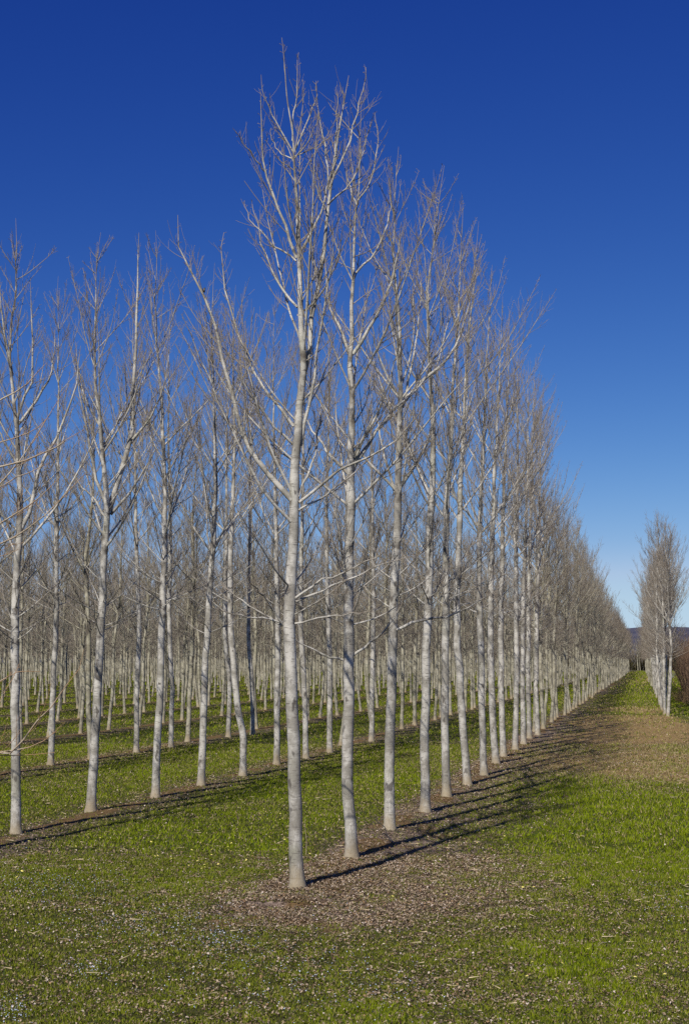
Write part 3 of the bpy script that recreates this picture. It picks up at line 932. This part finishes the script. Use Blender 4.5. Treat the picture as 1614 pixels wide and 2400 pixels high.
# everything beyond: too many to count, one mesh
LOD = []
for k in range(8):
    rng = np.random.default_rng(3000 + k)
    tp, tr, lp, lr = make_poplar(rng, 14.4, .10, None, (), keep=.8, thick=1.5)
    sel = np.unique(np.linspace(0, len(tp) - 1, 10).astype(int))
    v1 = MB(); v1.add(tp[sel][None], tr[sel][None], 5)
    L = np.linalg.norm(np.diff(lp, axis=1), axis=2).sum(1)
    o = np.argsort(-L)[:30]
    v1.add(lp[o][:, [0, 3, 6, 10]], lr[o][:, [0, 3, 6, 10]] * 1.25, 3)
    subs, twigs, _s = foliage_of_limb(lp[o], lr[o], rng, .85, 2.7)
    v1.add(subs[0][:, [0, 2, 4]], subs[1][:, [0, 2, 4]], 3)
    LOD.append(v1.arrays())
vs, qs, rs, kk = [], [], [], 0
far = others[NIND:]
for i, (dd, row, x, y, a, kind) in enumerate(far):
    rng = np.random.default_rng(120000 + i)
    v, q, r = LOD[int(rng.integers(len(LOD)))]
    an = rng.uniform(0, 6.283)
    hgt = rng.uniform(12.2, 14.0) if kind == 'plantation' else rng.uniform(12.2, 13.1)
    s = hgt / 14.4
    c_, s_ = math.cos(an) * 1.08, math.sin(an) * 1.08
    w = np.column_stack([v[:, 0] * c_ - v[:, 1] * s_ + x, v[:, 0] * s_ + v[:, 1] * c_ + y, v[:, 2] * s + float(gz(x, y))])
    vs.append(w); qs.append(q + kk); rs.append(r); kk += len(v)
FAR_BARK = None
m, nt, b = new_mat('shaded_far_poplar_bark')
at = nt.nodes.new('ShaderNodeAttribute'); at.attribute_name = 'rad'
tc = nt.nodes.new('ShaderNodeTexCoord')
colr = mixc(nt, ramp(nt, noise(nt, tc.outputs['Object'], 1.3, 4), .35, .65), (.20, .18, .125), (.38, .352, .262))  # olive like the inner bark, shade deep in the plantation mixed into the tone
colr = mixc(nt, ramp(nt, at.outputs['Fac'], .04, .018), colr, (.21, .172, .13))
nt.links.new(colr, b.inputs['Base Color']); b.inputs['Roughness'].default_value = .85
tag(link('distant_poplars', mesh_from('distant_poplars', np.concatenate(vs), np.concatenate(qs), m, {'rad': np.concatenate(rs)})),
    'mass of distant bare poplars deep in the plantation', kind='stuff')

# ------------------------------------------------------------------ wood closing the lane, thicket on the right
def brush(cx0, cx1, cy0, cy1, n, h0, h1, r, rng, cols, lean=.25, twig=6):
    x, y = rng.uniform(cx0, cx1, n), rng.uniform(cy0, cy1, n)
    return brush_at(x, y, h0, h1, r, rng, cols, lean, twig)

def brush_at(x, y, h0, h1, r, rng, cols, lean=.25, twig=6):
    n = len(x)
    hh = rng.uniform(h0, h1, n)
    d = np.column_stack([rng.normal(0, lean, n), rng.normal(0, lean, n), np.ones(n)])
    p = grow(np.column_stack([x, y, gz(x, y) - .1]), d, hh, 5, np.full(n, .2), .10, rng)
    rr = (r * rng.uniform(.6, 1.3, n))[:, None] * np.linspace(1, .3, 5)[None]
    mb = MB(); mb.add(p, rr, 3)
    par = np.repeat(np.arange(n), twig)
    t = rng.uniform(.25, .98, len(par))
    pos, tan = sample(p, par, t)
    tw = grow(pos, side_dirs(tan, np.radians(rng.uniform(25, 60, len(par))), rng), hh[par] * rng.uniform(.10, .32, len(par)), 3, np.full(len(par), .4), .1, rng)
    mb.add(tw, np.tile(np.array([.5, .4, .25]) * r, (len(par), 1)), 3)
    v, q, _ = mb.arrays()
    ci = rng.integers(0, len(cols), n)
    ca = np.array(cols)
    col = np.concatenate([np.repeat(ca[ci], 15, 0), np.repeat(ca[ci[par]], 9, 0)])
    return v, q, col

rng = np.random.default_rng(77)
v, q, c = cat3([brush(-260, 70, 478, 500, 1500, 7, 13, .09, rng, [(.16, .13, .10), (.20, .17, .13), (.12, .10, .075)]),
                brush(70, 240, 528, 560, 2200, 6, 13, .10, rng, [(.17, .13, .08), (.11, .085, .055), (.20, .15, .085), (.24, .22, .19)]),
                brush(84, 130, 528, 545, 900, 2, 6, .12, rng, [(.045, .045, .02), (.03, .028, .015), (.06, .05, .02)], .35)])
tag(link('far_wood', mesh_from('far_wood', v, q, WOOD_M, {'Col': c})), 'far brown wood closing off the end of the lane', kind='stuff')

# two pale trunks standing before that wood
for k, (u, hgt, lab) in enumerate([(1494, 13.5, 'pale trunked tree at the far end of the lane, left of a thinner one'), (1499.5, 11, 'thin pale tree at the far end of the lane, right of a stouter one')]):
    p = at_depth(u, 1572.0, 522.0)
    root = VAR and bpy.data.objects.new('birch_tree' if False else 'poplar_tree', None)
    C.objects.link(root)
    root.location = (float(p[0]), 522.0, float(gz(p[0], 522.0)))
    s = hgt / 14.4
    root.scale = (s * (2.2 if k == 0 else 1.5), s * (2.2 if k == 0 else 1.5), s)
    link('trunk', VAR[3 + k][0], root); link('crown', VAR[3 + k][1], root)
    tag(root, lab, 'tree')

n = 5200
yy = rng.uniform(112, 250, n)
xlo = np.interp(yy, [112, 128, 160, 250], [26.8, 29.6, 37.5, 60])
xx = xlo + rng.random(n) ** 1.3 * 30
v, q, c = brush_at(xx, yy, 2.6, 6.2, .026, rng, [(.17, .095, .06), (.13, .08, .055), (.20, .13, .08), (.10, .065, .05), (.24, .17, .10)], .22, 7)
n2_ = 2600
y2 = rng.uniform(106, 130, n2_); x2 = 25.3 + (y2 - 106) * .16 + rng.random(n2_) * 16
v2, q2, c2 = brush_at(x2, y2, .5, 1.6, .018, rng, [(.30, .20, .10), (.24, .15, .08), (.17, .12, .06)], .4, 3)
v, q, c = cat3([(v, q, c), (v2, q2, c2)])
tag(link('thicket', mesh_from('thicket', v, q, WOOD_M, {'Col': c})), 'reddish brown bare thicket behind the right-hand poplars', kind='stuff')

# ------------------------------------------------------------------ paths and hills
def sheet(name, quad_px, mat, lift=.05):
    P = [on_ground(u, w) for u, w in quad_px]
    v = np.array([(float(x), float(y), .13 + lift) for x, y in P])
    n_ = len(v)
    f_ = [[0, 1, 2, 3]] if n_ == 4 else None
    return mesh_from(name, v, np.array(f_), mat, smooth=False)

gm_, nt, b = new_mat('gravel')
tc = nt.nodes.new('ShaderNodeTexCoord')
nt.links.new(mixc(nt, noise(nt, tc.outputs['Object'], 3, 4), (.17, .155, .135), (.26, .245, .22)), b.inputs['Base Color'])
b.inputs['Roughness'].default_value = .95
tag(link('gravel_path', sheet('gravel_path', [(1567, 1600), (1584, 1580), (1584, 1564), (1567, 1588)], gm_)), kind='structure')
P0, P1 = on_ground(1440, 1573.6), on_ground(1640, 1573.0)
rm = mesh_from('cross_road', np.array([(float(P0[0]) - 60, float(P0[1]) - 1, .12), (float(P1[0]) + 60, float(P1[1]) - 1, .12), (float(P1[0]) + 60, float(P1[1]) + 5, .12), (float(P0[0]) - 60, float(P0[1]) + 5, .12)]), np.array([[0, 1, 2, 3]]), gm_, smooth=False)
tag(link('cross_road', rm), kind='structure')

hm, nt, b = new_mat('hazed_wooded_hills')
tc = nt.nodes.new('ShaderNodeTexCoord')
nt.links.new(mixc(nt, ramp(nt, noise(nt, tc.outputs['Object'], .012, 6, .65), .35, .65), (.034, .037, .068), (.072, .07, .10)), b.inputs['Base Color'])  # bare woods with the blue haze of distance painted into their base colour
b.inputs['Roughness'].default_value = 1
hx = np.linspace(-2600, 3400, 180)
hy = np.linspace(3600, 5200, 36)
HX, HY = np.meshgrid(hx, hy)
prof = np.sin(np.clip((HY - 3600) / 1600, 0, 1) * math.pi) ** .8
crest = 60 + 44 * fbm(HX * .0016, HY * .0006, 71, 3) + 26 * np.exp(-((HX - 900) / 170) ** 2) + 22 * sstep(900, 1250, HX)
HZ = prof * (crest + 14 * (fbm(HX * .012, HY * .012, 81) - .5)) - 2
ii = np.arange(HX.size).reshape(HX.shape)
hq = np.stack([ii[:-1, :-1], ii[:-1, 1:], ii[1:, 1:], ii[1:, :-1]], -1).reshape(-1, 4)
tag(link('hills', mesh_from('hills', np.column_stack([HX.ravel(), HY.ravel(), HZ.ravel()]), hq, hm)), kind='structure')

# ------------------------------------------------------------------ small things lying about
def stick(name, pts_list, mat, label, cat):
    mb = MB()
    allp = [spline(p, 9) for p, _ in pts_list]
    org = allp[0][0].copy()
    mb.add(np.array(allp) - org, np.array([w * np.linspace(1, .35, 9) for _, w in pts_list]), 6)
    me = mb.mesh(name, mat)
    return tag(link(name, me, None, tuple(org)), label, cat)

dk, nt, b = new_mat('wet_dark_bark')
tc = nt.nodes.new('ShaderNodeTexCoord')
nt.links.new(mixc(nt, noise(nt, tc.outputs['Object'], 30, 4), (.02, .017, .014), (.07, .058, .045)), b.inputs['Base Color'])
st, nt, b = new_mat('dry_stalk')
tc = nt.nodes.new('ShaderNodeTexCoord')
nt.links.new(mixc(nt, noise(nt, tc.outputs['Object'], 25, 4), (.30, .23, .13), (.52, .43, .28)), b.inputs['Base Color'])

x3, y3 = on_ground(925, 1982)
g3 = lambda u, w, dy: at_depth(u, w, float(y3) + dy)
stick('fallen_branch', [([g3(925, 1979, 0), g3(908, 1960, .15), g3(901, 1938, .35)], .022),
                        ([g3(908, 1960, .15), g3(899, 1953, .1), g3(896, 1957, .0)], .014),
                        ([g3(901, 1938, .35), g3(890, 1930, .5), g3(876, 1918, .8)], .008)], dk,
      'dark forked fallen branch lying against the foot of a pale poplar', 'branch')
x4, y4 = on_ground(977, 1953)
g4 = lambda u, w, dy: at_depth(u, w, float(y4) + dy)
stick('fallen_branch', [([g4(976, 1953, 0), g4(979, 1938, .1), g4(974, 1926, .2), g4(978, 1915, .3)], .012),
                        ([g4(974, 1926, .2), g4(958, 1924, .3), g4(939, 1925, .4)], .008),
                        ([g4(979, 1938, .1), g4(984, 1930, .1), g4(982, 1922, .1)], .006)], dk,
      'thin twiggy fallen branch on bare soil in the shadow behind the forked branch', 'branch')
x5, y5 = on_ground(717, 2005)
g5 = lambda u, w: at_depth(u, w, float(y5))
stick('dry_stalk', [([g5(717, 2006), g5(718, 1970), g5(715, 1940), g5(714, 1915)], .006)], st, 'tall dry stalk upright in the grass just right of the corner poplar', 'stalk')
x6, y6 = on_ground(757, 2112)
g6 = lambda u, w: at_depth(u, w, float(y6))
stick('dry_stalk', [([g6(758, 2113), g6(751, 2097), g6(749, 2080)], .008)], st, 'short pale broken stalk leaning beside the corner poplar shadow', 'stalk')
for (a1, b1, lab) in (((1420, 2216), (1398, 2226), 'long straw stalk lying on green grass, nearest the lower right corner'), ((1456, 2168), (1480, 2176), 'dry straw stalk lying in grass further back at the right')):
    pa, pb = on_ground(*a1), on_ground(*b1)
    za, zb = float(gz(*pa)) + .05, float(gz(*pb)) + .04
    A, B_ = np.array([pa[0], pa[1], za]), np.array([pb[0], pb[1], zb])
    stick('dry_stalk', [([A, (A + B_) / 2 + [0, 0, .02], B_], .006)], st, lab, 'stalk')

# crumpled dark leaf clump hanging on the long left limb of the corner tree
T1Y = float(on_ground(697, 2095)[1])
cp = at_depth(478, 680, T1Y + .22)
mbv, mbf = [], []
rng = np.random.default_rng(5)
K, M_ = 10, 8
for i in range(M_ + 1):
    for j in range(K):
        th, ph = math.pi * i / M_, 2 * math.pi * j / K
        r_ = (1 + .35 * math.sin(3 * ph + i) * math.sin(th) + rng.normal(0, .08)) * .024
        mbv.append((r_ * math.sin(th) * math.cos(ph) * .9 + .01 * max(0, math.cos(th)), r_ * math.sin(th) * math.sin(ph) * .8, r_ * math.cos(th) * 1.6))
for i in range(M_):
    for j in range(K):
        mbf.append((i * K + j, i * K + (j + 1) % K, (i + 1) * K + (j + 1) % K, (i + 1) * K + j))
o = link('leaf_clump', mesh_from('leaf_clump', np.array(mbv), np.array(mbf), dk, smooth=True), None, tuple(cp))
tag(o, 'small dark clump of withered leaves caught high on a long left limb', 'leaf clump')

# ------------------------------------------------------------------ light, sky, camera
AZ, EL = R(23.0), R(40.0)
sun = bpy.data.lights.new('sun', 'SUN')
sun.energy = 5.0
sun.angle = R(.53)
sun.color = (1.0, .945, .85)
so_ = link('sun', sun)
ldir = Vector((math.sin(AZ) * math.cos(EL), math.cos(AZ) * math.cos(EL), -math.sin(EL)))
so_.rotation_euler = ldir.to_track_quat('-Z', 'Y').to_euler()
so_.location = (-20, -40, 60)

w = bpy.data.worlds.new('World')
bpy.context.scene.world = w
w.use_nodes = True
nt = w.node_tree
bg = nt.nodes['Background']
sky = nt.nodes.new('ShaderNodeTexSky')
sky.sky_type = 'NISHITA'
sky.sun_disc = False
sky.sun_elevation = EL
sky.sun_rotation = math.pi + AZ
sky.altitude = 150
sky.air_density = 1.0
sky.dust_density = .3
sky.ozone_density = 3.0
# deep, polarised winter blue: each channel of the sky follows a power of the clear-sky value
sepc = nt.nodes.new('ShaderNodeSeparateColor'); cmbc = nt.nodes.new('ShaderNodeCombineColor')
nt.links.new(sky.outputs[0], sepc.inputs[0])
for i_, (H_, T_, g_) in enumerate(((4.97, 2.09, 2.07), (7.16, 4.02, 1.70), (8.47, 7.0, 1.0))):
    q_ = math_n(nt, 'MINIMUM', math_n(nt, 'DIVIDE', sepc.outputs[i_], H_), 1.3)
    if i_ == 1:
        qg_ = q_
    if i_ == 2:
        q_ = math_n(nt, 'MULTIPLY', math_n(nt, 'POWER', q_, .5), math_n(nt, 'POWER', qg_, .41))
    nt.links.new(math_n(nt, 'MULTIPLY', math_n(nt, 'POWER', q_, g_), T_), cmbc.inputs[i_])
wtc = nt.nodes.new('ShaderNodeTexCoord'); wsp = nt.nodes.new('ShaderNodeSeparateXYZ')
nt.links.new(wtc.outputs['Generated'], wsp.inputs[0])
low_ = math_n(nt, 'MULTIPLY', ramp(nt, wsp.outputs['Z'], .085, .005), .75)
nt.links.new(mixc(nt, low_, cmbc.outputs[0], (5.6, 6.9, 8.3)), bg.inputs['Color'])
bg.inputs['Strength'].default_value = .1

cam = bpy.data.cameras.new('camera')
co = link('camera', cam)
cam.sensor_fit = 'VERTICAL'
cam.sensor_height = 36
cam.lens = 36 * FPX / 2400
cam.clip_start = .1
cam.clip_end = 20000
co.location = (0, 0, CAMH)
co.rotation_euler = (math.pi / 2 + PITCH, 0, 0)
S = bpy.context.scene
S.camera = co
S.view_settings.view_transform = 'Standard'
S.view_settings.look = 'None'
S.view_settings.exposure = 0
S.view_settings.gamma = 1
S.cycles.sample_clamp_direct = 4
S.cycles.max_bounces = 4
S.cycles.diffuse_bounces = 2
S.cycles.glossy_bounces = 2
S.cycles.use_denoising = False
S.cycles.use_adaptive_sampling = True
S.cycles.adaptive_threshold = .01
